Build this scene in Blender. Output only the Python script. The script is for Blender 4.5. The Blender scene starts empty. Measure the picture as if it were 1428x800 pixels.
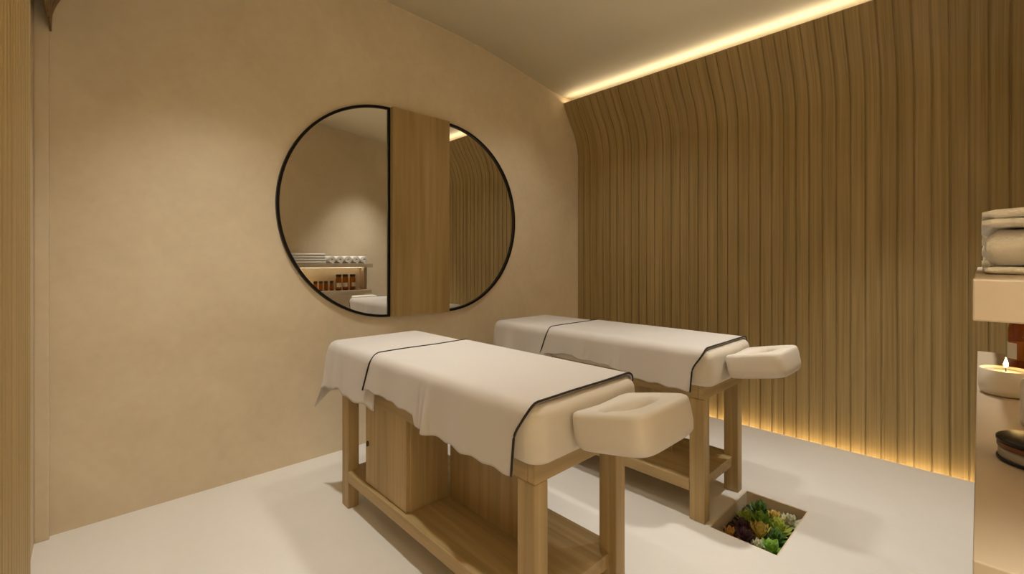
import bpy, bmesh, math, random
from mathutils import Vector, Matrix, noise
random.seed(7)
PI = math.pi
S = bpy.context.scene
COL = S.collection

# ------------------------------------------------------------------ helpers
def srgb(h):
    h = h.lstrip('#')
    c = [int(h[i:i + 2], 16) / 255 for i in (0, 2, 4)]
    return tuple([(x / 12.92 if x <= .04045 else ((x + .055) / 1.055) ** 2.4) for x in c]) + (1,)

def obj(name, bm, mat, parent=None, smooth=False, mods=None):
    me = bpy.data.meshes.new(name)
    bmesh.ops.recalc_face_normals(bm, faces=bm.faces)
    bm.to_mesh(me); bm.free()
    o = bpy.data.objects.new(name, me)
    COL.objects.link(o)
    if mat: me.materials.append(mat)
    if smooth:
        for p in me.polygons: p.use_smooth = True
    if parent: o.parent = parent
    if mods: mods(o)
    return o

def empty(name, loc=(0, 0, 0), rz=0):
    o = bpy.data.objects.new(name, None)
    o.empty_display_size = .1
    COL.objects.link(o); o.location = loc; o.rotation_euler = (0, 0, rz)
    return o

def tag(o, label, cat, group=None, kind=None):
    o['label'] = label; o['category'] = cat
    if group: o['group'] = group
    if kind: o['kind'] = kind
    return o

def struct(name, bm, mat, smooth=False, label=None):
    o = obj(name, bm, mat, None, smooth); o['kind'] = 'structure'
    if label: o['label'] = label
    return o

def copy_tree(o, parent=None):
    c = o.copy(); COL.objects.link(c)
    if parent: c.parent = parent
    for ch in [x for x in o.children]:
        copy_tree(ch, c)
    return c

def add_box(bm, x0, x1, y0, y1, z0, z1, bev=0.0, seg=2):
    vs = [bm.verts.new((x, y, z)) for x in (x0, x1) for y in (y0, y1) for z in (z0, z1)]
    idx = [(0, 1, 3, 2), (4, 6, 7, 5), (0, 4, 5, 1), (2, 3, 7, 6), (0, 2, 6, 4), (1, 5, 7, 3)]
    fs = [bm.faces.new([vs[i] for i in f]) for f in idx]
    if bev:
        es = list({e for f in fs for e in f.edges})
        bmesh.ops.bevel(bm, geom=es, offset=bev, segments=seg, profile=.5, affect='EDGES')
    return bm

def box(*a, **k):
    return add_box(bmesh.new(), *a, **k)

def loft(bm, rings, cap0=True, cap1=True, closed=True):
    vr = [[bm.verts.new(p) for p in r] for r in rings]
    n = len(vr[0])
    for a, b in zip(vr, vr[1:]):
        for i in range(n if closed else n - 1):
            j = (i + 1) % n
            bm.faces.new((a[i], a[j], b[j], b[i]))
    if cap0: bm.faces.new(list(reversed(vr[0])))
    if cap1: bm.faces.new(vr[-1])
    return bm

def lathe(prof, n=40, cx=0, cy=0, bm=None, cap=True):
    bm = bm or bmesh.new()
    rings = [[(cx + r * math.cos(2 * PI * i / n), cy + r * math.sin(2 * PI * i / n), z) for i in range(n)] for r, z in prof]
    return loft(bm, rings, cap, cap)

def tube(pts, r, n=8, bm=None):
    bm = bm or bmesh.new()
    rings = []
    for i, p in enumerate(pts):
        p = Vector(p)
        d = (Vector(pts[min(i + 1, len(pts) - 1)]) - Vector(pts[max(i - 1, 0)])).normalized()
        u = d.cross(Vector((0, 0, 1)))
        if u.length < .2: u = d.cross(Vector((1, 0, 0)))
        u.normalize(); v = u.cross(d)
        rings.append([p + u * (r * math.cos(2 * PI * k / n)) + v * (r * math.sin(2 * PI * k / n)) for k in range(n)])
    return loft(bm, rings)

# ------------------------------------------------------------------ materials
def newmat(name):
    m = bpy.data.materials.new(name); m.use_nodes = True
    nt = m.node_tree
    return m, nt, nt.nodes['Principled BSDF']

def N(nt, t, **k):
    n = nt.nodes.new(t)
    for a, v in k.items(): setattr(n, a, v)
    return n

def plain(name, col, rough=.5, metal=0, bump=0, bscale=200, trans=0, ior=1.45, sheen=0):
    m, nt, b = newmat(name)
    b.inputs['Base Color'].default_value = srgb(col) if isinstance(col, str) else col
    b.inputs['Roughness'].default_value = rough
    b.inputs['Metallic'].default_value = metal
    b.inputs['Transmission Weight'].default_value = trans
    b.inputs['IOR'].default_value = ior
    b.inputs['Sheen Weight'].default_value = sheen
    if bump:
        tc = N(nt, 'ShaderNodeTexCoord'); ns = N(nt, 'ShaderNodeTexNoise'); bp = N(nt, 'ShaderNodeBump')
        ns.inputs['Scale'].default_value = bscale; ns.inputs['Detail'].default_value = 4
        bp.inputs['Strength'].default_value = bump; bp.inputs['Distance'].default_value = .002
        nt.links.new(tc.outputs['Object'], ns.inputs['Vector'])
        nt.links.new(ns.outputs['Fac'], bp.inputs['Height']); nt.links.new(bp.outputs[0], b.inputs['Normal'])
    return m

def mottled(name, c0, c1, scale=1.6, rough=.7, bump=.15):
    """limewash plaster / microcement: large soft clouding"""
    m, nt, b = newmat(name)
    tc = N(nt, 'ShaderNodeTexCoord'); n1 = N(nt, 'ShaderNodeTexNoise'); n2 = N(nt, 'ShaderNodeTexNoise')
    n1.inputs['Scale'].default_value = scale; n1.inputs['Detail'].default_value = 6; n1.inputs['Roughness'].default_value = .6
    n1.inputs['Distortion'].default_value = .6
    n2.inputs['Scale'].default_value = scale * 14; n2.inputs['Detail'].default_value = 6
    r = N(nt, 'ShaderNodeValToRGB')
    r.color_ramp.elements[0].position = .3; r.color_ramp.elements[0].color = srgb(c0)
    r.color_ramp.elements[1].position = .7; r.color_ramp.elements[1].color = srgb(c1)
    mx = N(nt, 'ShaderNodeMath', operation='MULTIPLY_ADD'); mx.inputs[1].default_value = .25
    sc = N(nt, 'ShaderNodeMath', operation='MULTIPLY'); sc.inputs[1].default_value = .75
    L = nt.links.new
    L(tc.outputs['Object'], n1.inputs['Vector']); L(tc.outputs['Object'], n2.inputs['Vector'])
    L(n1.outputs['Fac'], sc.inputs[0]); L(n2.outputs['Fac'], mx.inputs[0]); L(sc.outputs[0], mx.inputs[2])
    L(mx.outputs[0], r.inputs['Fac']); L(r.outputs['Color'], b.inputs['Base Color'])
    bp = N(nt, 'ShaderNodeBump'); bp.inputs['Strength'].default_value = bump; bp.inputs['Distance'].default_value = .004
    L(n2.outputs['Fac'], bp.inputs['Height']); L(bp.outputs[0], b.inputs['Normal'])
    b.inputs['Roughness'].default_value = rough
    return m

def wood(name, c0, c1, axis='Z', rough=.5, fine=38, pitch=None, bump=.12):
    """long-grained timber; pitch gives every board along Y its own tone"""
    m, nt, b = newmat(name)
    L = nt.links.new
    tc = N(nt, 'ShaderNodeTexCoord'); mp = N(nt, 'ShaderNodeMapping')
    s = {'X': (1.2, fine, fine), 'Y': (fine, 1.2, fine), 'Z': (fine, fine, 1.2), 'S': (1.2, fine, 1.2)}[axis]
    mp.inputs['Scale'].default_value = s
    ns = N(nt, 'ShaderNodeTexNoise'); ns.inputs['Scale'].default_value = 1; ns.inputs['Detail'].default_value = 5
    ns.inputs['Distortion'].default_value = .4
    L(tc.outputs['Object'], mp.inputs['Vector']); L(mp.outputs[0], ns.inputs['Vector'])
    fac = ns.outputs['Fac']
    if pitch:
        sx = N(nt, 'ShaderNodeSeparateXYZ'); L(tc.outputs['Object'], sx.inputs[0])
        dv = N(nt, 'ShaderNodeMath', operation='DIVIDE'); dv.inputs[1].default_value = pitch
        fl = N(nt, 'ShaderNodeMath', operation='FLOOR'); wn = N(nt, 'ShaderNodeTexWhiteNoise', noise_dimensions='1D')
        L(sx.outputs['Y'], dv.inputs[0]); L(dv.outputs[0], fl.inputs[0]); L(fl.outputs[0], wn.inputs['W'])
        sb = N(nt, 'ShaderNodeMath', operation='SUBTRACT'); sb.inputs[1].default_value = .5
        ml = N(nt, 'ShaderNodeMath', operation='MULTIPLY_ADD'); ml.inputs[1].default_value = .14
        L(wn.outputs['Value'], sb.inputs[0]); L(sb.outputs[0], ml.inputs[0]); L(fac, ml.inputs[2])
        fac = ml.outputs[0]
    r = N(nt, 'ShaderNodeValToRGB')
    r.color_ramp.elements[0].position = .3; r.color_ramp.elements[0].color = srgb(c0)
    r.color_ramp.elements[1].position = .7; r.color_ramp.elements[1].color = srgb(c1)
    L(fac, r.inputs['Fac']); L(r.outputs['Color'], b.inputs['Base Color'])
    bp = N(nt, 'ShaderNodeBump'); bp.inputs['Strength'].default_value = bump; bp.inputs['Distance'].default_value = .002
    L(ns.outputs['Fac'], bp.inputs['Height']); L(bp.outputs[0], b.inputs['Normal'])
    b.inputs['Roughness'].default_value = rough
    return m

def emit(name, col, strength):
    m = bpy.data.materials.new(name); m.use_nodes = True
    nt = m.node_tree; nt.nodes.clear()
    e = N(nt, 'ShaderNodeEmission'); o = N(nt, 'ShaderNodeOutputMaterial')
    e.inputs['Color'].default_value = col; e.inputs['Strength'].default_value = strength
    nt.links.new(e.outputs[0], o.inputs['Surface'])
    return m

M = {}
M['plaster'] = mottled('plaster', '#CFBD9F', '#E0D0B4', 1.7)
M['ceiling'] = mottled('ceiling_plaster', '#F0E8D0', '#F3ECD8', 1.2, bump=.06)
M['floor'] = mottled('microcement', '#E2DBD1', '#E8E1D8', 1.8, rough=.55, bump=.08)
M['slat'] = wood('slatted_oak', '#8E7748', '#AC9465', 'S', .5, 95, .08)
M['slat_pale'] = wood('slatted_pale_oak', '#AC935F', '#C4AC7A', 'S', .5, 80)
M['slat_left'] = wood('slatted_shaded_oak', '#6A4F26', '#86683A', 'S', .5, 80, .08)  # oak darkened so the shade under the left curve sits in the colour
M['slat_back'] = plain('slat_groove', '#4A3010', .8)
M['oak'] = wood('oak_upright', '#9C8354', '#B89C6C', 'Z')
M['oak_y'] = wood('oak_lengthwise', '#9C8354', '#B89C6C', 'Y')
M['oak_x'] = wood('oak_crosswise', '#9C8354', '#B89C6C', 'X')
M['panel'] = wood('panel_veneer', '#967A49', '#AD9260', 'Z', .5, 26)
M['linen'] = plain('linen', '#C6BDB4', .9, bump=.25, bscale=450, sheen=.15)
M['vinyl'] = plain('padded_cover', '#CFC4B4', .7, bump=.08, bscale=300)
M['piping'] = plain('dark_piping', '#2A211B', .8)
M['knob'] = plain('dark_bronze', '#5A4023', .5, .3)
M['black'] = plain('black_metal', '#15100C', .4, .5)
M['mirror'] = plain('silvered_glass', (.82, .82, .80, 1), .015, 1)
M['stone'] = mottled('shelf_stone', '#B5A186', '#BDAA8F', 3, rough=.5, bump=.05)
M['towel'] = plain('terry', '#EBE4DA', .95, bump=.8, bscale=350, sheen=.4)
M['led'] = emit('led_warm', (1, .80, .52, 1), 9)
M['led_floor'] = emit('led_warm_floor', (1, .76, .42, 1), 9)
M['led_shelf'] = emit('led_warm_shelf', (1, .78, .5, 1), 9)
M['amber'] = plain('amber_glass', '#D0801C', .08, trans=.85)
M['cap'] = plain('black_cap', '#0F0C0A', .35)
M['label'] = plain('paper_label', '#E6DED0', .7)
M['ceramic'] = plain('white_ceramic', '#E4DACA', .3)
M['wax'] = plain('wax', '#EFE3C8', .5)
M['flame'] = emit('flame', (1, .62, .2, 1), 60)
M['clear'] = plain('clear_glass', '#F4F0EA', .05, trans=.95)
M['cream_brown'] = plain('brown_cream', '#6A4020', .4)
M['soil'] = plain('dark_soil', '#3A2C1C', .95, bump=1, bscale=60)
M['pit'] = mottled('pit_plaster', '#DCCBB0', '#E2D2B8', 4, bump=.05)

# ------------------------------------------------------------------ dimensions
YM = 2.921       # mirror wall
YB = -.30        # wall behind the viewer, carries the shelf
XL = -.178       # left wall
XF = 3.637       # floor edge before the light slot
XS = 3.735       # face of the slatted wall
ZC = 3.11        # flat ceiling

# ------------------------------------------------------------------ room
def rect(bm, pts): bm.faces.new([bm.verts.new(p) for p in pts])
# planter pit in the floor
PX0, PX1, PY0, PY1, PZ = 2.12, 2.61, .59, .882, -.15
bm = bmesh.new()
xs = [XL - .15, PX0, PX1, XF]; ys = [YB - .1, PY0, PY1, YM + .1]
g = [[bm.verts.new((x, y, 0)) for y in ys] for x in xs]
for i in range(3):
    for j in range(3):
        if i == 1 and j == 1: continue
        bm.faces.new((g[i][j], g[i + 1][j], g[i + 1][j + 1], g[i][j + 1]))
gl = [[bm.verts.new((x, y, -.2)) for y in ys] for x in xs]
for i in range(3):
    for j in range(3):
        if i == 1 and j == 1: continue
        bm.faces.new((gl[i][j], gl[i][j + 1], gl[i + 1][j + 1], gl[i + 1][j]))
ring = [(1, 1), (2, 1), (2, 2), (1, 2)]
for a, b in zip(ring, ring[1:] + ring[:1]):
    bm.faces.new((g[a[0]][a[1]], g[b[0]][b[1]], gl[b[0]][b[1]], gl[a[0]][a[1]]))
outer = [(i, 0) for i in range(3)] + [(3, j) for j in range(3)] + [(i, 3) for i in (3, 2, 1)] + [(0, j) for j in (3, 2, 1)]
for a, b in zip(outer, outer[1:] + outer[:1]):
    bm.faces.new((g[a[0]][a[1]], g[b[0]][b[1]], gl[b[0]][b[1]], gl[a[0]][a[1]]))
struct('floor', bm, M['floor'], label='pale seamless floor with a planted pit')
struct('trim_4', box(XF, XS + .25, YB - .1, YM + .1, -.2, -.075), M['floor'])          # bottom of the light slot

struct('wall_back', box(XL - .15, XS + .25, YM, YM + .12, -.2, ZC + .2), M['plaster'], label='beige plaster wall that carries the round mirror')
struct('wall_front', box(XL - .15, XS + .25, YB - .12, YB, -.2, ZC + .2), M['plaster'])
struct('wall_left', box(XL - .12, XL, YB, YM, 0, ZC + .2), M['plaster'])
struct('trim_1', box(XL, -.131, YM - .034, YM, 0, ZC + .1, bev=.003), M['plaster'])    # shallow pilaster in the corner

# ceiling: flat, sweeping down towards the slatted wall
prof = [(XL - .15, ZC), (1.3, ZC), (1.66, 3.108), (2.075, 3.096), (2.45, 3.070), (2.787, 3.028), (3.05, 2.985), (3.222, 2.958), (3.40, 2.938), (3.6, 2.93), (XS + .2, 2.928)]
def smooth_prof(p, k=6):
    out = []
    for i in range(len(p) - 1):
        p0 = p[max(i - 1, 0)]; p1 = p[i]; p2 = p[i + 1]; p3 = p[min(i + 2, len(p) - 1)]
        for t in range(k):
            t /= k
            f = lambda a, b, c, d: .5 * (2 * b + (c - a) * t + (2 * a - 5 * b + 4 * c - d) * t * t + (3 * b - a - 3 * c + d) * t ** 3)
            out.append((f(p0[0], p1[0], p2[0], p3[0]), f(p0[1], p1[1], p2[1], p3[1])))
    out.append(p[-1]); return out
cp = prof[:2] + smooth_prof(prof[2:])
bm = bmesh.new()
poly = cp + [(XS + .2, ZC + .15), (XL - .15, ZC + .15)]
loft(bm, [[(x, y, z) for x, z in poly] for y in (YB - .05, YM + .05)])
c = struct('ceiling', bm, M['ceiling'], label='beige ceiling that sweeps down towards the slatted wall')
for p in c.data.polygons: p.use_smooth = abs(p.normal.y) < .5
for e in c.data.edges: pass

# slatted wall with its inward curve
curve = smooth_prof([(0, 2.20), (0, 2.271), (-.006, 2.385), (-.056, 2.548), (-.138, 2.68), (-.242, 2.859)], 6)
path_r = [(XS, -.07)] + [(XS + x, z) for x, z in curve]
def slats(bm, path, y0, y1, pitch, gap, depth, side, back=.012):
    """side=+1: front faces -X (right wall); -1: front faces +X"""
    nrm = []
    for i, p in enumerate(path):
        a = path[max(i - 1, 0)]; b = path[min(i + 1, len(path) - 1)]
        d = Vector((b[0] - a[0], b[1] - a[1])).normalized()
        nrm.append(Vector((-d.y, d.x)) * side)
    n = int(round((y1 - y0) / pitch))
    w = pitch - gap
    r = .004
    # cross-section of one slat: (offset along y, offset towards the room)
    sec = [(0, -depth)] + [(r - r * math.cos(a), -r + r * math.sin(a)) for a in (0, PI / 4, PI / 2)] + \
          [(w - r + r * math.sin(a), -r + r * math.cos(a)) for a in (0, PI / 4, PI / 2)] + [(w, -depth)]
    for k in range(n):
        yy = y0 + k * pitch + gap / 2
        loft(bm, [[(p[0] + nv.x * v, yy + u, p[1] + nv.y * v) for u, v in sec] for p, nv in zip(path, nrm)])
    # backing sheet
    sec = [(y0, -depth), (y1, -depth), (y1, -depth - back), (y0, -depth - back)]
    loft(bm, [[(p[0] + nv.x * v, u, p[1] + nv.y * v) for u, v in sec] for p, nv in zip(path, nrm)])
    return bm
o = struct('wall_right', slats(bmesh.new(), path_r, YM - 40 * .08, YM, .08, .007, .009, 1), M['slat'], label='curved oak slatted wall')
struct('trim_2', box(XS + .03, XS + .25, YB, YM, -.2, 2.3), M['slat_back'])            # wall behind the slats
# back of the light trough behind the curve
struct('trim_3', box(XS + .19, XS + .25, YB, YM, 2.3, ZC), M['ceiling'])

# slatted panel at the left and the matching slatted curve over the left wall
XP = -.10
pl = [(XP, 0), (XP, 1.2), (XP, ZC)]
bm = slats(bmesh.new(), pl, YB + .005, YB + .005 + 1.84, .04, .008, .012, -1, back=.06)
o = struct('trim_5', bm, M['slat_pale'], label='slatted oak panel at the left edge')
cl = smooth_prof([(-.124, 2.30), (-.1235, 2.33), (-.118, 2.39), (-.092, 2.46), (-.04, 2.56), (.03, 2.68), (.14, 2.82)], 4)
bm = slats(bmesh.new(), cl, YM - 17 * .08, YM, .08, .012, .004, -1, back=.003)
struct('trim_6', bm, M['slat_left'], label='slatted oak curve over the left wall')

# LED strips
t = obj('led_strip', box(3.522, 3.537, YB + .05, YM - .02, 2.862, 2.872), M['led'])
tag(t, 'glowing warm strip light along the top edge of the slatted wall', 'light strip')
t = obj('led_strip', box(XS - .055, XS - .04, YB + .05, YM - .02, -.0749, -.066), M['led_floor'])
tag(t, 'glowing warm strip light in the floor slot at the foot of the slatted wall', 'light strip')

# ------------------------------------------------------------------ split round mirror and its wooden band
MR, MZ = .746, 1.605
def half_mirror(cx, sgn, label, skew=0):
    root = empty('wall_mirror', (cx, YM, MZ))
    n = 72; fw = .017; d = .022
    arc = [(sgn * -1 * math.sin(PI * i / n), math.cos(PI * i / n)) for i in range(n + 1)]
    outer = [(x * MR, z * MR) for x, z in arc]
    # inner outline is offset by the frame width
    ri = MR - fw; a0 = math.asin(fw / ri)
    inner = []
    for i in range(n + 1):
        a = a0 + (PI - 2 * a0) * i / n
        inner.append((-sgn * ri * math.sin(a), ri * math.cos(a)))
    bm = bmesh.new()
    rings = []
    for pts_, y in ((outer, 0), (outer, -d), (inner, -d), (inner, -.004)):
        rings.append([(x, y, z) for x, z in pts_])
    loft(bm, rings, False, False)
    obj('frame', bm, M['black'], root)
    bm = bmesh.new()
    mid = [(x * 1.006, z * 1.006) for x, z in inner]
    # the left glass hangs a touch out of true, so its face is skewed by well under a degree
    loft(bm, [[(x, y + (0 if k == 0 else skew * (x + sgn * .37)), z) for x, z in mid] for k, y in enumerate((-.0005, -.0085))])
    obj('mirror_glass', bm, M['mirror'], root)
    tag(root, label, 'mirror', 'two halves of the round wall mirror')
    return root
half_mirror(1.557, 1, 'left half-round mirror in black frame, reflecting shelves and bottles', -math.radians(.75))
half_mirror(2.052, -1, 'right half-round mirror in black frame, reflecting the slatted wall')
p = obj('wall_panel', box(1.5585, 2.0505, YM - .055, YM, MZ - MR, MZ + MR, bev=.002), M['panel'])
tag(p, 'upright plain oak board between the two mirror halves', 'wall panel')

# ------------------------------------------------------------------ treatment beds
def ell(a, b, n, e, zf, ang0=0):
    out = []
    for i in range(n):
        t = 2 * PI * i / n + ang0
        c, s = math.cos(t), math.sin(t)
        x = a * math.copysign(abs(c) ** (2 / e), c); y = b * math.copysign(abs(s) ** (2 / e), s)
        out.append((x, y, zf(x, y)))
    return out

BY = 1.58   # bed origin along Y
def make_bed(cx):
    root = empty('massage_bed', (cx, BY, 0))
    Y = lambda y: y - BY
    hw = .2415
    legs = [(-hw, .90), (hw - .058, .90), (-hw, 2.20), (hw - .058, 2.20)]
    for x, y in legs:
        obj('leg', box(x, x + .058, Y(y), Y(y + .075), 0, .592, bev=.004), M['oak'], root)
    # apron frame: four rails
    for y in (.90, 2.245): obj('end_rail', box(-hw, hw, Y(y), Y(y + .03), .592, .66, bev=.003), M['oak_x'], root)
    for x in (-hw, hw - .03): obj('side_rail', box(x, x + .03, Y(.931), Y(2.244), .592, .66, bev=.003), M['oak_y'], root)
    # lower shelf, notched round the legs
    bm = bmesh.new()
    n0 = .0585; e = .002
    o_ = [(-hw + n0, Y(.93)), (hw - n0, Y(.93)), (hw - n0, Y(.9755)), (hw + e, Y(.9755)), (hw + e, Y(2.1995)), (hw - n0, Y(2.1995)),
          (hw - n0, Y(2.245)), (-hw + n0, Y(2.245)), (-hw + n0, Y(2.1995)), (-hw - e, Y(2.1995)), (-hw - e, Y(.9755)), (-hw + n0, Y(.9755))]
    loft(bm, [[(x, y, z) for x, y in o_] for z in (.137, .190)])
    bmesh.ops.bevel(bm, geom=[ed for ed in bm.edges], offset=.0025, segments=2, affect='EDGES', profile=.5)
    obj('lower_shelf', bm, M['oak_y'], root)
    # cabinet under the foot half
    cab = obj('cabinet', box(-.210, -.014, Y(1.657), Y(2.037), .1905, .5915, bev=.002), M['oak'], root)
    obj('door', box(-.226, -.2105, Y(1.659), Y(2.035), .194, .588, bev=.002), M['oak'], cab)
    bm = bmesh.new()
    loft(bm, [[(-.2262 - h, Y(2.008) + r * .005 * math.cos(a), .385 + r * .013 * math.sin(a)) for a in [2 * PI * i / 20 for i in range(20)]] for r, h in ((1, -.001), (1, .006), (.8, .009))])
    obj('knob', bm, M['knob'], cab, True)
    obj('partition_board', box(-.010, .008, Y(1.185), Y(1.646), .1905, .5915, bev=.002), M['oak'], root)
    # mattress: superelliptic block with rounded edges
    bm = bmesh.new()
    a, b = .277, .762; cy = Y(1.62)
    rings = []
    R = .04
    prof_ = [(-.05, .6605)] + [(-R * .5 + R * .5 * math.sin(t), .68 - .02 * math.cos(t)) for t in [PI / 2 * k / 4 for k in range(5)]]
    prof_ += [(.002, .72), (.002, .76)] + [(-R + R * math.cos(t), .79 + R * math.sin(t)) for t in [PI / 2 * k / 6 for k in range(7)]] + [(-.09, .832)]
    def rr(dx, z):   # rounded rectangle outline
        ax, by = a + dx, b + dx; rc = max(.055 + dx * .6, .012); pts_ = []
        for sx, sy, t0 in ((1, 1, 0), (-1, 1, PI / 2), (-1, -1, PI), (1, -1, 3 * PI / 2)):
            for k in range(7):
                t = t0 + PI / 2 * k / 6
                pts_.append((sx * (ax - rc) + rc * math.cos(t), cy + sy * (by - rc) + rc * math.sin(t), z))
        return pts_
    loft(bm, [rr(dx, z) for dx, z in prof_])
    obj('mattress', bm, M['vinyl'], root, True)
    # face cradle: a padded block with an oval hollow, tilted up
    bm = bmesh.new(); n = 56
    A, B = .158, .130; hy = .03
    def zt(x, y): return 0
    H = .115
    rings = []
    for (sa, z, e) in ((.82, 0, 6), (.91, .003, 6), (.975, .014, 6.5), (1.0, .04, 6.5), (1.0, .080, 6.5), (.99, .100, 6.5), (.965, .110, 6.5), (.92, H, 6)):
        rings.append([(x, y, z) for x, y, _ in ell(A * sa + (.0), B * sa, n, e, zt)])
    for (ia, ib, z, e) in ((.112, .082, H - .0005, 3), (.104, .074, H - .004, 2.6), (.097, .067, H - .014, 2.3), (.091, .061, H - .035, 2.2), (.080, .052, H - .056, 2.1), (.03, .02, H - .060, 2)):
        rings.append([(x, y + hy * .35, z) for x, y, _ in ell(ia, ib, n, e, zt)])
    loft(bm, rings)
    # saddle the top: rim dips towards the bed
    for v in bm.verts:
        k = max(0, v.co.z / H)
        v.co.z -= k * .012 * math.cos(min(1, abs(v.co.x) / A) * PI / 2) * (1 if v.co.y > 0 else .1)
    bmesh.ops.transform(bm, matrix=Matrix.Translation((0, Y(.708), .712)) @ Matrix.Rotation(math.radians(-11), 4, 'X'), verts=bm.verts)
    obj('headrest', bm, M['vinyl'], root, True)
    return root

bed1 = make_bed(1.19)
tag(bed1, 'nearer oak massage bed with under-cabinet and padded headrest, left of the other', 'massage bed', 'oak massage beds')
bed2 = copy_tree(bed1); bed2.location.x = 2.36
tag(bed2, 'farther oak massage bed beside the slatted wall, planted pit at its headrest end', 'massage bed', 'oak massage beds')

# ------------------------------------------------------------------ sheets
HWM = .2815      # half width over the mattress
TOP = .8375
FR = .042
def fil(o):
    """overhang o measured from where the rounding starts -> (out, drop)"""
    if o <= 0: return 0, 0
    q = FR * PI / 2
    if o < q: return FR * math.sin(o / FR), FR * (1 - math.cos(o / FR))
    return FR, FR + o - q
def interp(tab, y):
    if y <= tab[0][0]: return tab[0][1]
    for (a, va), (b, vb) in zip(tab, tab[1:]):
        if y <= b:
            t = (y - a) / (b - a); t = t * t * (3 - 2 * t); return va + (vb - va) * t
    return tab[-1][1]

def solid(o, th=.005):
    m = o.modifiers.new('thickness', 'SOLIDIFY'); m.thickness = th; m.offset = 1
def main_sheet(name, cx, seed, hemL, hemR, folds):
    bm = bmesh.new()
    ny = 150; ns = 27
    w0 = HWM - FR
    q = FR * PI / 2
    grid = []; 
    for j in range(ny + 1):
        v = j / ny
        row = []
        for side in (-1, 0, 1):
            rng = range(ns) if side else range(13)
            for i in rng:
                if side == 0:
                    s = -w0 + 2 * w0 * i / 12
                    out, drop, sg = 0, 0, 0; x = s
                else:
                    f = (ns - i) / ns if side < 0 else (i + 1) / ns
                    yc = .888 + (1.862 - .888) * v
                    hem = interp(hemL if side < 0 else hemR, yc)
                    Lh = (TOP - hem) - FR + q
                    ov = f ** .85 * Lh
                    out, drop = fil(ov); sg = side
                    x = side * (w0 + out)
                hang = max(0, drop - FR * .6) / .2
                q_ = min(1, drop / .11); y0 = .888 + .046 * q_ * q_ * (3 - 2 * q_) + .012 * hang; y1 = 1.862 + .075 * min(1, hang * 1.1)
                y = y0 + (y1 - y0) * v
                z = TOP - drop
                if sg:
                    rp = .0055 * math.sin(y * 17 + seed) + .004 * math.sin(y * 31 + seed * 2.3)
                    for fy, amp, wd in folds:
                        d = (y - fy - .02 * hang) / wd
                        rp += amp * math.exp(-d * d) - amp * .5 * math.exp(-((d - 1.7) ** 2))
                    x += sg * hang * (rp + .012)
                    # small scallops along the hem
                    if f if side else 0:
                        z += .004 * hang * math.sin(y * 60 + seed * 3)
                else:
                    z += .0015 * noise.noise(Vector((x * 6, y * 5, seed)))
                row.append(bm.verts.new((cx + x, y, z)))
        grid.append(row)
    for a, b in zip(grid, grid[1:]):
        for i in range(len(a) - 1): bm.faces.new((a[i], a[i + 1], b[i + 1], b[i]))
    edges = [[v.co.copy() for v in grid[0]], [v.co.copy() for v in grid[-1]]]
    o = obj(name, bm, M['linen'], None, True, solid)
    for e_, pts in enumerate(edges):
        off = []
        for p in pts:
            ov = max(0, min(1, (TOP - p.z) / .04)); sg = 1 if p.x > cx else -1
            off.append(p + Vector((sg * .0065 * ov, 0, .0055 * (1 - ov))))
        bm = tube(off, (.0038 if e_ == 0 else .0038), 8)
        k = obj('piping', bm, M['piping'], o, True)
        k['label'] = 'dark brown piping'
    return o
hemL = [(.9, .622), (1.40, .624), (1.44, .668), (1.8, .680), (1.93, .668)]
hemR = [(.9, .63), (1.3, .64), (1.9, .66)]
def foot_sheet(name, cx, seed, tip):
    bm = bmesh.new()
    w0 = HWM - .006 - FR; y0 = 1.83; yE = 2.388; top = TOP - .0065
    t0 = yE - FR
    q = FR * PI / 2
    LS, LE = .255, .30       # side and end overhang
    nx, nyy = 96, 96
    grid = []
    for j in range(nyy + 1):
        t = y0 + (t0 + LE - y0) * j / nyy
        row = []
        for i in range(nx + 1):
            s = -(w0 + LS) + 2 * (w0 + LS) * i / nx
            a = max(0, abs(s) - w0); b = max(0, t - t0); sg = 1 if s > 0 else -1
            if a > 0 and b > 0:
                rho = math.hypot(a, b); th = math.atan2(b, a)
            else:
                rho = max(a, b); th = 0 if a >= b else PI / 2
            out, drop = fil(rho)
            hang = max(0, drop - FR * .6) / .2
            x = sg * (min(abs(s), w0)); y = min(t, t0)
            fl = tip * hang * math.sin(2 * th) ** 2 if (a > 0 and b > 0) else 0
            rp = .006 * math.sin(t * 19 + seed) * (a > 0) + .007 * math.sin(s * 21 + seed) * (b > 0)
            ox = math.cos(th) * (out + (rp + .014) * hang * (a > 0)) + fl * .25
            oy = math.sin(th) * (out + (rp + .014) * hang * (b > 0)) + fl
            # tuck next to the corner flare
            if a > 0 or b > 0:
                x += sg * ox if a > 0 else 0
                y += oy if b > 0 else 0
            z = top - drop
            if a > 0 and b == 0:
                d = (t - 2.23) / .035
                x += sg * hang * .016 * math.exp(-d * d)
                z += hang * .022 * math.exp(-((t - 2.20) / .03) ** 2)
                z += hang * .004 * math.sin(t * 40)
            if a == 0 and b == 0: z += .001 * noise.noise(Vector((s * 6, t * 5, seed)))
            row.append(bm.verts.new((cx + x, y, z)))
        grid.append(row)
    for r0, r1 in zip(grid, grid[1:]):
        for i in range(nx): bm.faces.new((r0[i], r0[i + 1], r1[i + 1], r1[i]))
    return obj(name, bm, M['linen'], None, True, solid)
o = main_sheet('bed_sheet', 1.19, 1.0, hemL, hemR, [(1.385, .020, .02), (1.425, .012, .01)])
tag(o, 'white body sheet with dark piping on the nearer bed, left side hem stepped', 'sheet', 'piped body sheets')
hemL2 = [(.9, .636), (1.16, .640), (1.36, .680), (1.57, .682), (1.62, .70), (1.9, .668)]
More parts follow.
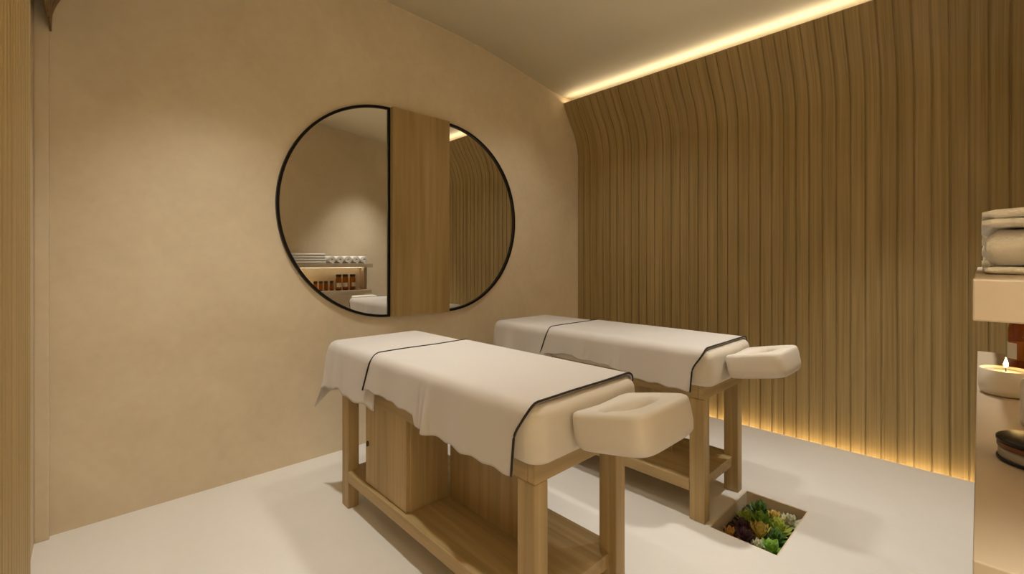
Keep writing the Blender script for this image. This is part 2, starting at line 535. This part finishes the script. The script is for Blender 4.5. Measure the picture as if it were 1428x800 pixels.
o = main_sheet('bed_sheet', 2.36, 3.4, hemL2, hemR, [(1.36, .012, .02), (1.55, .008, .012), (1.33, .008, .012)])
tag(o, 'white body sheet with dark piping on the farther bed by the slatted wall', 'sheet', 'piped body sheets')
o = foot_sheet('foot_sheet', 1.19, .4, .05)
tag(o, 'white foot-end cloth of the nearer bed, corner hanging in a point', 'sheet', 'foot-end cloths')
o = foot_sheet('foot_sheet', 2.36, 2.2, .008)
tag(o, 'white foot-end cloth of the farther bed, falling straight at the corner', 'sheet', 'foot-end cloths')

# ------------------------------------------------------------------ planted pit
pit = empty('floor_planter', ((PX0 + PX1) / 2, (PY0 + PY1) / 2, PZ - .05))
def L_(bm): 
    bmesh.ops.translate(bm, vec=(-pit.location.x, -pit.location.y, -pit.location.z), verts=bm.verts); return bm
bm = bmesh.new(); w = .006
add_box(bm, PX0 + .0005, PX1 - .0005, PY0 + .0005, PY1 - .0005, PZ - .05, PZ - .04)
add_box(bm, PX0 + .0005, PX0 + w, PY0 + .0005, PY1 - .0005, PZ - .04, -.001)
add_box(bm, PX1 - w, PX1 - .0005, PY0 + .0005, PY1 - .0005, PZ - .04, -.001)
add_box(bm, PX0 + w, PX1 - w, PY0 + .0005, PY0 + w, PZ - .04, -.001)
add_box(bm, PX0 + w, PX1 - w, PY1 - w, PY1 - .0005, PZ - .04, -.001)
obj('lining', L_(bm), M['pit'], pit)
bm = bmesh.new()
nx, ny = 30, 20
gs = [[bm.verts.new((PX0 + w + (PX1 - PX0 - 2 * w) * i / nx, PY0 + w + (PY1 - PY0 - 2 * w) * j / ny, -.074 + .010 * noise.noise(Vector((i * .4, j * .4, 2))))) for j in range(ny + 1)] for i in range(nx + 1)]
for i in range(nx):
    for j in range(ny): bm.faces.new((gs[i][j], gs[i + 1][j], gs[i + 1][j + 1], gs[i][j + 1]))
obj('soil', L_(bm), M['soil'], pit, True)
tag(pit, 'sunken planter in the floor before the farther bed', 'planter')

def leafmat(name, c0, c1):
    m, nt, b = newmat(name)
    tc = N(nt, 'ShaderNodeTexCoord'); ns = N(nt, 'ShaderNodeTexNoise'); r = N(nt, 'ShaderNodeValToRGB')
    ns.inputs['Scale'].default_value = 45; ns.inputs['Detail'].default_value = 3
    r.color_ramp.elements[0].position = .35; r.color_ramp.elements[0].color = srgb(c0)
    r.color_ramp.elements[1].position = .65; r.color_ramp.elements[1].color = srgb(c1)
    nt.links.new(tc.outputs['Object'], ns.inputs['Vector']); nt.links.new(ns.outputs['Fac'], r.inputs['Fac'])
    nt.links.new(r.outputs['Color'], b.inputs['Base Color']); b.inputs['Roughness'].default_value = .45
    return m
LM = {'green': leafmat('leaf_green', '#5C8A2C', '#92B84A'), 'lime': leafmat('leaf_lime', '#8DA63A', '#B7BE58'),
      'purple': leafmat('leaf_purple', '#3C2030', '#5A3844'), 'yellow': leafmat('leaf_yellow', '#B79A3C', '#DCC874'),
      'dark': leafmat('leaf_dark', '#34541F', '#5A8034'), 'pale': leafmat('leaf_pale', '#B9BC98', '#DCD8BC'), 'orange': leafmat('leaf_orange', '#A87A34', '#D0A050')}
def leaf(bm, L, W, T, mat, pinch=1.0):
    """thick pointed leaf along +X, cupped upward"""
    n = 8
    rings = []
    for k in range(n + 1):
        t = k / n
        w = W * (math.sin(PI * min(1, t ** .75)) ** .7 if t < 1 else 0) * (1 if t > 0 else .4) + .0006
        w = max(w, .0008) if k else W * .3
        h = T * (1 - t * .75)
        x = L * t; zc = .35 * L * t * t * pinch
        rings.append([(x, w * math.cos(a), zc + h * math.sin(a) + .25 * w * abs(math.cos(a))) for a in [2 * PI * i / 8 for i in range(8)]])
    vs0 = len(bm.verts)
    nv = [[bm.verts.new(mat @ Vector(p)) for p in r] for r in rings]
    for a, b in zip(nv, nv[1:]):
        for i in range(8): bm.faces.new((a[i], a[(i + 1) % 8], b[(i + 1) % 8], b[i]))
    bm.faces.new(list(reversed(nv[0]))); bm.faces.new(nv[-1])
def rosette(size, layers, narrow):
    bm = bmesh.new(); k = 0
    for l in range(layers):
        f = l / max(1, layers - 1)
        cnt = int(8 - 3 * f)
        for i in range(cnt):
            az = 2 * PI * (i + .5 * (l % 2)) / cnt + .2 * random.random()
            el = math.radians(8 + 62 * f + random.uniform(-6, 6))
            L = size * (1 - .42 * f) * random.uniform(.9, 1.08)
            m = Matrix.Translation((0, 0, .012 + .012 * l)) @ Matrix.Rotation(az, 4, 'Z') @ Matrix.Rotation(-el, 4, 'Y')
            leaf(bm, L, size * narrow, size * .07, m)
    return bm
# (fraction across x, fraction across y, kind, size, layers, narrow, label)
plants = [
 (.12, .84, 'orange', .040, 3, .20, 'small orange-tinged succulent in the corner by the near bed leg'),
 (.10, .30, 'pale', .036, 3, .24, 'small pale succulent at the near long edge of the pit, left of the middle'),
 (.14, .58, 'purple', .046, 4, .24, 'dark purple rosette nearest the left side of the pit'),
 (.30, .72, 'purple', .048, 4, .22, 'dark purple rosette between the yellow plant and the pale back wall of the pit'),
 (.34, .40, 'yellow', .056, 4, .20, 'large yellow striped rosette near the middle of the pit'),
 (.58, .80, 'lime', .044, 3, .22, 'lime rosette against the back wall of the pit'),
 (.56, .52, 'green', .056, 4, .26, 'broad bright green rosette in the centre of the pit'),
 (.80, .68, 'dark', .056, 4, .22, 'dark green rosette in the far corner by the far bed leg'),
 (.80, .38, 'yellow', .046, 3, .24, 'yellow flowering succulent at the right side of the pit'),
 (.34, .12, 'dark', .050, 4, .24, 'dark green rosette at the near end of the pit'),
 (.14, .10, 'green', .050, 3, .30, 'wide-leaved green plant at the front corner of the pit'),
 (.58, .20, 'lime', .052, 4, .22, 'lime green rosette at the right front of the pit'),
 (.84, .10, 'pale', .046, 3, .26, 'pale cream-edged plant at the right corner of the pit'),
]
for fx, fy, kind, size, lay, nar, lab in plants:
    bm = rosette(size * 1.42, lay, nar)
    o = obj('succulent', bm, LM[kind], None, True)
    o.location = (PX0 + .03 + (PX1 - PX0 - .06) * fx, PY0 + .03 + (PY1 - PY0 - .06) * fy, -.072)
    tag(o, lab, 'plant', 'succulents in the floor planter')

# ------------------------------------------------------------------ wall shelf behind / right of the viewer
SX0, SX1, SY0, SY1 = .805, 2.765, YB, .006
shelf = empty('wall_shelf', ((SX0 + SX1) / 2, YB, .82))
def LS_(bm):
    bmesh.ops.translate(bm, vec=(-shelf.location.x, -shelf.location.y, -shelf.location.z), verts=bm.verts); return bm
obj('shelf_top', LS_(box(SX0, SX1, SY0, SY1, 1.176, 1.228, bev=.002)), M['stone'], shelf)
obj('lower_board', LS_(box(SX0 + .012, SX1 - .015, SY0, SY1, .822, .87, bev=.002)), M['stone'], shelf)
obj('end_panel', LS_(box(SX1 - .055, SX1 - .015, SY0, SY0 + .15, .8705, 1.1755, bev=.002)), M['stone'], shelf)
obj('light_strip', LS_(box(SX0 + .1, SX1 - .06, SY0 + .08, SY0 + .088, 1.1725, 1.1755)), M['led_shelf'], shelf)
tag(shelf, 'pale wall shelf with two boards and a warm strip light at the right edge', 'shelf')

def place(o, x, y, z, rz=0):
    o.location = (x, y, z); o.rotation_euler = (0, 0, rz); return o
def folded_towel(L, W, H, layers, seed):
    """towel folded along its length; the spine faces -X, layers show on the +Y side"""
    bm = bmesh.new(); t = H / layers
    for l in range(layers):
        z0 = l * t; r = t * .48
        n = 10
        sec = []
        for k in range(n + 1):
            a = PI / 2 + PI * k / n
            sec.append((-L / 2 + r + r * math.cos(a) * 1.2, z0 + t / 2 + r * math.sin(a)))
        sec = sec + [(L / 2 - r + r * math.cos(a), z0 + t / 2 + r * math.sin(a)) for a in [-PI / 2 + PI * k / n for k in range(n + 1)]]
        rings = []
        m = 16
        for k in range(m + 1):
            v = k / m
            y = -W / 2 + W * v
            e = 1 - .0 if 0 < k < m else .0
            sh = .006 * noise.noise(Vector((l * 3 + seed, v * 3, 0)))
            sc = 1 if 0 < k < m else .55
            rings.append([(x + sh, y, z0 + t / 2 + (z - z0 - t / 2) * sc + .003 * noise.noise(Vector((x * 9, y * 9, l + seed)))) for x, z in sec])
        loft(bm, rings)
    return bm
def towel_roll(R, Lr):
    """spiral roll, axis along Y"""
    bm = bmesh.new(); pts = []
    turns = 3.2; n = 110; th = R / (turns + .6)
    for i in range(n + 1):
        a = 2 * PI * turns * i / n
        r = R - th * .55 - (R - th * 1.1) * i / n * .96
        pts.append((r * math.cos(a - PI / 2), r * math.sin(a - PI / 2), a))
    up = [(x * (1 + .5 * th * .86 / max(math.hypot(x, z), .006)), z * (1 + .5 * th * .86 / max(math.hypot(x, z), .006))) for x, z, a in pts]
    dn = [(x * (1 - .5 * th * .86 / max(math.hypot(x, z), .012)), z * (1 - .5 * th * .86 / max(math.hypot(x, z), .012))) for x, z, a in pts]
    rows = []
    for y, k in ((-Lr / 2, .8), (-Lr / 2 + .006, 1), (Lr / 2 - .006, 1), (Lr / 2, .8)):
        mid = [((u[0] + d[0]) / 2, (u[1] + d[1]) / 2) for u, d in zip(up, dn)]
        sec = [(m[0] + (u[0] - m[0]) * k, m[1] + (u[1] - m[1]) * k) for u, m in zip(up, mid)] + \
              [(m[0] + (d[0] - m[0]) * k, m[1] + (d[1] - m[1]) * k) for d, m in reversed(list(zip(dn, mid)))]
        rows.append([bm.verts.new((x, y, z + R)) for x, z in sec])
    nn = len(rows[0])
    for a, b in zip(rows, rows[1:]):
        for i in range(nn): bm.faces.new((a[i], a[(i + 1) % nn], b[(i + 1) % nn], b[i]))
    for row in (rows[0], rows[-1]):
        h = nn // 2
        for i in range(h - 1):
            bm.faces.new((row[i], row[i + 1], row[nn - 2 - i], row[nn - 1 - i]))
    return bm

zt_ = 1.2285
SOFT = lambda o: o.modifiers.new('soft', 'SUBSURF').__setattr__('levels', 1)
# near stack at the left end of the shelf
o = obj('folded_towel', folded_towel(.41, .250, .013, 1, 3), M['towel'], None, True); place(o, 1.33, -.130, zt_)
tag(o, 'thin flat white towel at the bottom of the near towel stack', 'towel', 'folded towels on the shelf')
o = obj('folded_towel', folded_towel(.40, .236, .066, 1, 1), M['towel'], None, True); place(o, 1.332, -.126, zt_ + .0135)
tag(o, 'thick rounded white towel in the middle of the near towel stack', 'towel', 'folded towels on the shelf')
o = obj('folded_towel', folded_towel(.425, .264, .031, 2, 5), M['towel'], None, True); place(o, 1.325, -.135, zt_ + .0805)
tag(o, 'folded white towel topmost on the near stack, overhanging the one below', 'towel', 'folded towels on the shelf')
# farther pair, seen in the mirror
o = obj('folded_towel', folded_towel(.46, .25, .066, 2, 8), M['towel'], None, True); place(o, 1.91, -.13, zt_)
tag(o, 'white folded towel under another, beside the rolled towels in the mirror', 'towel', 'folded towels on the shelf')
o = obj('folded_towel', folded_towel(.46, .25, .064, 2, 11), M['towel'], None, True); place(o, 1.90, -.13, zt_ + .067)
tag(o, 'white folded towel on top of another, beside the rolled towels in the mirror', 'towel', 'folded towels on the shelf')
roll0 = obj('rolled_towel', towel_roll(.053, .22), M['towel'], None, True)
ords = ['first', 'second', 'third', 'fourth', 'last']
for i in range(5):
    o = roll0 if i == 0 else roll0.copy()
    if i: COL.objects.link(o)
    place(o, 2.21 + i * .109, -.12, zt_)
    tag(o, ords[i] + ' of the five rolled white towels counting from the folded towels in the mirror', 'towel', 'rolled towels on the shelf')

zl = .8705
def bottle(R, H, cap_h, neck, lab):
    """amber glass body with black base and cap, pale label"""
    root = empty('amber_bottle')
    hb = H - cap_h
    obj('body', lathe([(R * .9, .012), (R, .016), (R, hb * .80), (R * .93, hb * .88), (neck, hb * .95), (neck, hb)], 36), M['amber'], root, True)
    obj('base', lathe([(R * .98, 0), (R * 1.03, .003), (R * 1.03, .0115), (R * .98, .0118)], 36), M['cap'], root, True)
    obj('cap', lathe([(neck * 1.12, hb + .0005), (neck * 1.2, hb + .003), (neck * 1.2, H - .004), (neck * 1.05, H)], 36), M['cap'], root, True)
    if lab:
        bm = bmesh.new(); n = 16
        a0, a1 = PI / 2 - 1.1, PI / 2 + 1.1
        loft(bm, [[((R + d) * math.cos(a0 + (a1 - a0) * i / n), (R + d) * math.sin(a0 + (a1 - a0) * i / n), z) for z, d in ((hb * .25, .0004), (hb * .55, .0004), (hb * .55, .0012), (hb * .25, .0012))] for i in range(n + 1)])
        obj('label_sticker', bm, M['label'], root)
    return root
b0 = bottle(.037, .212, .03, .03, True)
tl = ['tall amber bottle nearest the small jars on the lower shelf, seen in the mirror', 'middle tall amber bottle of three on the lower shelf, seen in the mirror',
      'tall amber bottle at the far right end of the lower shelf, seen in the mirror']
for i, x in enumerate((2.335, 2.435, 2.535)):
    o = b0 if i == 0 else copy_tree(b0)
    place(o, x, (-.105, -.13, -.13)[i], zl, (0, .6, -.4)[i]); tag(o, tl[i], 'bottle', 'tall amber bottles')
j0 = bottle(.024, .125, .03, .02, False)
tl = ['small amber bottle closest to the lit candles, seen in the mirror', 'second small amber bottle from the candles, seen in the mirror',
      'third small amber bottle from the candles, seen in the mirror', 'small amber bottle next to the tall ones, seen in the mirror']
for i, x in enumerate((2.06, 2.125, 2.195, 2.265)):
    o = j0 if i == 0 else copy_tree(j0)
    place(o, x, -.175 + .01 * (i % 2), zl, i * .7); tag(o, tl[i], 'bottle', 'small amber bottles')

# white bowl candle
def candle(R, H, label, x, y, group='candles on the lower shelf'):
    root = empty('candle')
    obj('bowl', lathe([(R * .82, 0), (R * .95, .006), (R, .02), (R, H), (R * .94, H + .001), (R * .92, H - .008), (R * .3, H - .0085)], 44), M['ceramic'], root, True)
    obj('wax', lathe([(R * .9, H - .0083), (R * .9, H - .006), (R * .2, H - .0062)], 40), M['wax'], root, True)
    obj('wick', lathe([(.0012, H - .006), (.001, H + .006)], 8), M['cap'], root)
    obj('flame', lathe([(.0008, H + .005), (.0045, H + .011), (.005, H + .015), (.003, H + .024), (.0003, H + .034)], 14), M['flame'], root, True)
    place(root, x, y, zl); tag(root, label, 'candle', group)
    return root
candle(.055, .072, 'wide white bowl candle with a small flame before the amber bottles', 1.90, -.052)
candle(.03, .03, 'little tealight burning behind the wide bowl candle', 1.985, -.22)

# white bottle
root = empty('white_bottle')
obj('body', lathe([(.034, 0), (.039, .004), (.04, .012), (.04, .095), (.036, .106), (.018, .114), (.015, .118)], 40), M['ceramic'], root, True)
obj('cap', lathe([(.0165, .1185), (.0175, .120), (.0175, .146), (.015, .149)], 30), M['ceramic'], root, True)
place(root, 1.58, -.105, zl); tag(root, 'plain white bottle between the bowl candle and the glass jar', 'bottle')
# cosmetics jar
root = empty('cosmetic_jar')
R = .066
obj('glass', lathe([(R * .99, .0065), (R, .008), (R, .023), (R * .99, .0245)], 56), M['clear'], root, True)
obj('cream', lathe([(R * .9, .0068), (R * .93, .009), (R * .93, .020), (R * .9, .0215)], 56), M['ceramic'], root, True)
obj('base', lathe([(R * .97, 0), (R * 1.03, .002), (R * 1.03, .0055), (R * .98, .006)], 56), M['cap'], root, True)
obj('lid', lathe([(R * 1.0, .025), (R * 1.02, .026), (R * 1.02, .0345), (R * 1.0, .0355)], 56), M['cream_brown'], root, True)
obj('lid_rim', lathe([(R * 1.0, .036), (R * 1.04, .037), (R * 1.04, .0415), (R * .98, .044), (R * .3, .0445)], 56), M['cap'], root, True)
place(root, 1.29, -.090, zl); tag(root, 'low round glass jar with a dark lid at the right edge of the photo', 'jar')

# ------------------------------------------------------------------ lamps: downlights, then added fill spots
def spot(name, loc, aim, power, size, blend=.6, rad=.04, col=(1, .985, .925)):
    d = bpy.data.lights.new(name, 'SPOT'); d.energy = power; d.spot_size = math.radians(size); d.spot_blend = blend
    d.shadow_soft_size = rad; d.color = col
    o = bpy.data.objects.new(name, d); COL.objects.link(o); o.location = loc
    v = Vector(aim) - Vector(loc); o.rotation_euler = v.to_track_quat('-Z', 'Y').to_euler()
    return o
spot('downlight_or_fill', (.50, 2.10, ZC - .02), (.50, 2.14, 0), 82, 80, 1.0, .05)
spot('downlight_or_fill', (1.66, 1.36, ZC - .04), (1.66, 1.36, 0), 72, 74, 1.0, .10)
spot('downlight_or_fill', (2.66, .28, ZC - .12), (2.66, .24, 0), 96, 72, 1.0, .05)
spot('downlight_or_fill', (2.72, 2.05, ZC - .12), (2.72, 2.10, 0), 18, 120, 1.0, .08)  # added wide fill lifting the dim right corner and slats
spot('downlight_or_fill', (.03, .32, ZC - .02), (-.08, -.30, 1.7), 640, 66, 1.0, .08)  # added fill: washes the wall behind the viewer for soft frontal bounce

w = bpy.data.worlds.new('room_ambient'); S.world = w; w.use_nodes = True
w.node_tree.nodes['Background'].inputs['Color'].default_value = (1, .85, .65, 1)
w.node_tree.nodes['Background'].inputs['Strength'].default_value = .05

# ------------------------------------------------------------------ camera
cd = bpy.data.cameras.new('camera'); cam = bpy.data.objects.new('camera', cd); COL.objects.link(cam)
cam.location = (0, 0, 1.25)
cam.rotation_euler = (math.radians(90), 0, math.radians(-43.5589))
cd.sensor_width = 36; cd.lens = 36 * 620 / 1428
cd.shift_y = -35 / 1428
cd.clip_start = .01
S.camera = cam
vs = S.view_settings
vs.view_transform = 'Standard'; vs.look = 'None'; vs.gamma = 1; vs.exposure = .70
try: vs.use_curve_mapping = False
except Exception: pass
